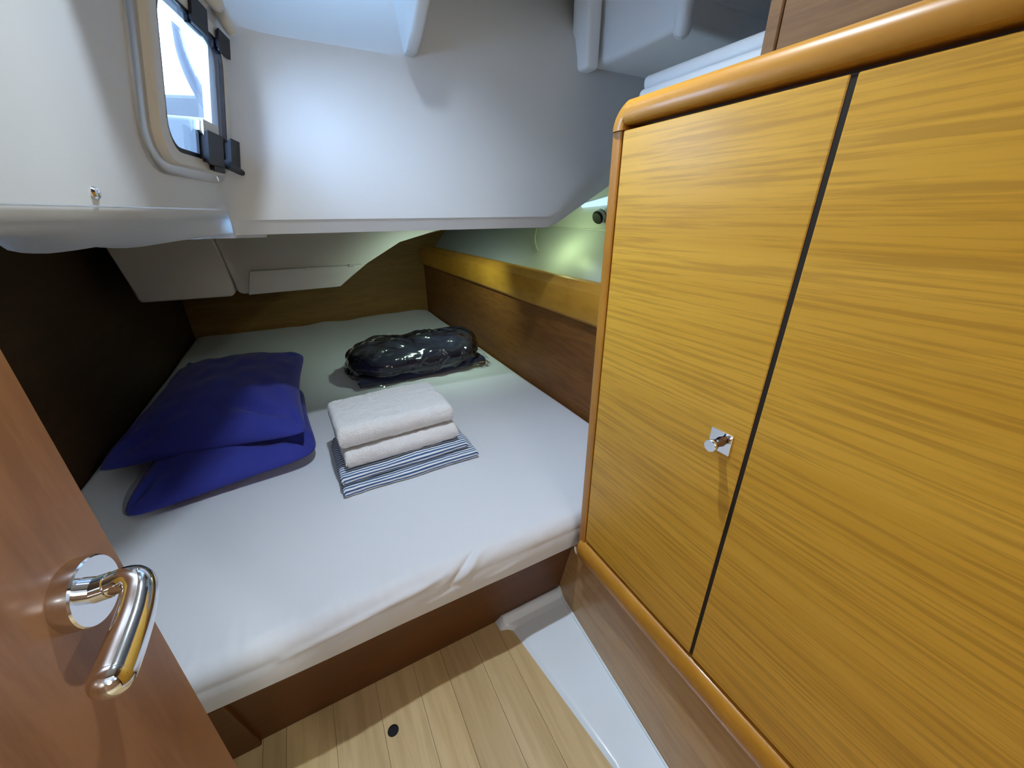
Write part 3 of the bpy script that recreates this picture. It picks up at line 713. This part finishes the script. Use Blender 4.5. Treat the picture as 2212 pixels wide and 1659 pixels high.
# ---- folded towels
def folded(name, m, label, cat, grp, x0, x1, y0, y1, z0, z1, seed, rot=0, front=1.0, fuzz=.0015, layers=2, stripes=False, skew=0):
    """folded cloth slab: cross-section in y-z is a stack of layers joined by a round fold at the front"""
    bm = bmesh.new(); H = z1-z0; r = H/2; NXX = 70
    uvl = bm.loops.layers.uv.new('UVMap')
    prof = []
    # outline: bottom back -> bottom front -> round -> top front -> top back -> notched back
    nb = 34
    for k in range(nb+1): prof.append((lerp(y1, y0+r*front, k/nb), z0, 0, -1))
    for k in range(1, 14):
        a = math.pi*k/14; prof.append((y0+r*front - r*front*math.sin(a), z0+r-r*math.cos(a), -math.sin(a), -math.cos(a)))
    for k in range(nb+1): prof.append((lerp(y0+r*front, y1, k/nb), z1, 0, 1))
    nl = layers*2; back = []
    for k in range(1, nl*6):
        t = k/(nl*6); z = z1 - H*t; bulge = abs(math.sin(math.pi*t*nl))**.5; prof.append((y1 + .006*(bulge-1)+.004, z, .6, 0))
    L_ = [0]
    for a, b_ in zip(prof, prof[1:]): L_.append(L_[-1] + math.hypot(b_[0]-a[0], b_[1]-a[1]))
    cx, cyy = (x0+x1)/2, (y0+y1)/2; cols = []
    for i in range(NXX+1):
        t = i/NXX; e = min(t, 1-t)*(x1-x0); ins = .5*H*(1-math.sqrt(max(0, 1-(1-min(1, e/(H*.22)))**2)))*.35
        x = lerp(x0, x1, t); col = []
        for k, (y, z, ny, nz) in enumerate(prof):
            zz = z + (ins if z < z0+r else -ins)
            wv = .0035*noise.noise(Vector((x*7+seed, y*7, z*20))) + fuzz*noise.noise(Vector((x*60+seed, y*60, z*60)))
            xe = x + .004*noise.noise(Vector((y*14, z*60, seed)))*(1 if t > .5 else -1)*abs(2*t-1)**6 + skew*(y-cyy)
            p = Vector((xe, y + ny*wv + .003*noise.noise(Vector((x*9, z*30, seed+3))), zz + nz*wv))
            d = p - Vector((cx, cyy, 0)); c_, s_ = math.cos(rot), math.sin(rot)
            col.append(bm.verts.new((cx + d.x*c_ - d.y*s_, cyy + d.x*s_ + d.y*c_, max(p.z, MT+.001))))
        cols.append(col)
    for i in range(NXX):
        for k in range(len(prof)):
            k2 = (k+1) % len(prof)
            f = bm.faces.new((cols[i][k], cols[i+1][k], cols[i+1][k2], cols[i][k2]))
            u = [(i, k), (i+1, k), (i+1, k2), (i, k2)]
            for lp, (a, b_) in zip(f.loops, u): lp[uvl].uv = (a/NXX, (L_[b_] if not (b_ == 0 and k2 == 0 and k) else L_[-1]+.005))
    for col in (cols[0], cols[-1][::-1]):
        f = bm.faces.new(col)
        for lp in f.loops:
            lp[uvl].uv = (0, lp.vert.co.z*2.2 + lp.vert.co.y*.35)
    o = ob(name, bm, m, smooth=True, sharp=50)
    return tag(o, label, cat, grp)
R4 = math.radians(2.5)
folded('striped_cloth', M['stripe'], 'lower blue and white striped cloth lying on the sheet under the pile', 'cloth', 'striped cloths under the towels', -.018, .385, .966, 1.24, MT+.001, MT+.026, 1, R4*.6, .5)
folded('striped_cloth', M['stripe'], 'upper striped cloth, directly under the two white towels', 'cloth', 'striped cloths under the towels', -.014, .362, .985, 1.23, MT+.028, MT+.056, 7, R4, .8, skew=.03)
folded('towel', M['terry'], 'lower white terry towel between the striped cloth and the top towel', 'towel', 'white towels in the folded pile', .002, .336, 1.005, 1.235, MT+.0585, MT+.112, 12, R4, .9, .003)
tw = folded('towel', M['terry'], 'top white terry towel of the folded pile', 'towel', 'white towels in the folded pile', -.004, .330, 1.018, 1.235, MT+.115, MT+.180, 20, R4, .95, .003)
bm = box((.326, 1.09, MT+.140), (.3385, 1.20, MT+.146), .002); box((.326, 1.085, MT+.150), (.334, 1.19, MT+.156), .002, bm=bm)
ob('hem', bm, M['terry_hem'], tw)

# ---- blanket in a clear bag
BX, BY, BW, BD, BH = .425, 1.865, .62, .33, .150; brot = math.radians(3)
def bagpt(u, v, grow, seed, amp, zb=0, sharp=2.6):
    """rounded roll; u along x (0..1), v round the section"""
    t = 2*u-1; a = 2*math.pi*v
    env = (1-abs(t)**5)**.5 if abs(t) < 1 else 0
    env = .0 + env
    ca, sa = math.cos(a), math.sin(a)
    q_ = (abs(ca)**sharp + abs(sa)**sharp)**(-1/sharp)
    hy_ = (BD/2+grow)*env*q_; hz_ = (BH/2+grow*.5)*env**.7*q_
    x = t*(BW/2+grow); y = ca*hy_; z = BH/2 + sa*hz_
    hump = .012*math.exp(-((t+.05)/.10)**2)*max(0, sa)*-1 + .014*sstep(.1, .8, t)*max(0, sa)
    n_ = noise.noise(Vector((x*9+seed, y*9, z*12))); n2 = noise.noise(Vector((x*3, y*3+seed, z*4)))
    ridg = 1-abs(noise.noise(Vector((x*8+y*9+seed, y*11-z*14, z*16))))*2
    k = amp*(n_*.6+n2*1.0) + (.030*max(0, ridg-.62) if grow > .001 else 0)
    for (t0, a0, sl, wd_, dp) in ((.50, 1.0, 1.1, .05, .022), (.62, .2, -.9, .04, .018), (.30, 5.2, .8, .05, .018), (-.55, 4.6, -.7, .06, .018), (-.1, 5.6, .5, .05, .014), (.75, 5.0, .6, .04, .016)):
        da = (a-a0+math.pi) % (2*math.pi) - math.pi
        k -= dp*math.exp(-((t-t0-sl*da*.25)/wd_)**2)*math.exp(-(da/1.1)**2)
    y += ca*k; z += sa*k + hump
    x += t*.02*noise.noise(Vector((a*1.2, seed, 1)))
    c_, s_ = math.cos(brot), math.sin(brot)
    return Vector((BX + x*c_ - y*s_, BY + x*s_ + y*c_, max(MT + .003 + zb, MT + z + zb)))
def bag(name, m, grow, seed, amp, nu, nv, zb=0, sharp=2.6):
    bm = bmesh.new()
    us = [.5-.5*math.cos(math.pi*(.02+.96*i/nu)) for i in range(nu+1)]
    G = [[bm.verts.new(bagpt(u, j/nv, grow, seed, amp, zb, sharp)) for j in range(nv)] for u in us]
    for i in range(nu):
        for j in range(nv): bm.faces.new((G[i][j], G[i+1][j], G[i+1][(j+1) % nv], G[i][(j+1) % nv]))
    bm.faces.new(G[0][::-1]); bm.faces.new(G[-1]); return bm
bl = thing('blanket', (BX, BY, MT), 'dark navy folded blanket packed inside a clear plastic bag', 'blanket')
ob('upper_fold', bag('a', None, -.004, 3, .011, 70, 80), M['blanket'], bl, smooth=True, sharp=0)
# lower layer of the blanket peeping out at the front right
def lowfold(u, v):
    x = lerp(-.30, .315, u); a = math.pi*(v-.5); y = -BD/2 + .012 - .022*math.cos(a) + .0*u; z = .026 + .020*math.sin(a)
    if v in (0, 1): y = -BD/2+.08
    z += .006*noise.noise(Vector((x*8, 1, 1))); y += .008*noise.noise(Vector((x*5, 2, 7)))
    c_, s_ = math.cos(brot), math.sin(brot); return Vector((BX + x*c_ - y*s_, BY + x*s_ + y*c_, max(MT+z, MT+.004)))
ob('lower_fold', grid(lowfold, 40, 14), M['blanket'], bl, smooth=True, sharp=0)
pb = ob('plastic_bag', bag('b', None, .013, 8, .022, 170, 170, 0, 2.4), M['film'], smooth=True, sharp=0)
tag(pb, 'shiny clear plastic bag wrapped round the dark navy blanket', 'bag')
def flap(u, v):      # loose open end of the bag at the right and along the front
    x = lerp(BW/2-.05, BW/2+.028, u) + .008*math.sin(v*9); y = lerp(-BD/2-.02, BD/2-.07, v); z = .012 + .05*math.sin(math.pi*v)*(1-u*.2) + .012*noise.noise(Vector((u*3, v*8, 5))) + .004*math.sin(v*25+u*6)
    c_, s_ = math.cos(brot), math.sin(brot); return Vector((BX + x*c_ - y*s_, BY + x*s_ + y*c_, MT+max(z, .003)))
fl = ob('bag_flap', grid(flap, 20, 60), M['film'], pb, smooth=True, sharp=0)
def flap2(u, v):
    x = lerp(-BW/2+.0, BW/2+.01, u); y = -BD/2 - .004 - .034*v*(.6+.4*math.sin(u*7+1)) ; z = .030*(1-v) + .004 + .004*noise.noise(Vector((u*20, v*4, 5)))
    c_, s_ = math.cos(brot), math.sin(brot); return Vector((BX + x*c_ - y*s_, BY + x*s_ + y*c_, MT+max(z, .003)))
ob('bag_flap', grid(flap2, 90, 12), M['film'], pb, smooth=True, sharp=0)

# ---- small bits
bm = tube(smooth_path([(.503, .602, -.812), (.500, .594, -.822), (.507, .588, -.832)], 5), .0028, 8)
o = ob('cable_end', bm, M['paleplastic'], smooth=True); tag(o, 'tiny pale cable end at the foot of the locker upright', 'cable')
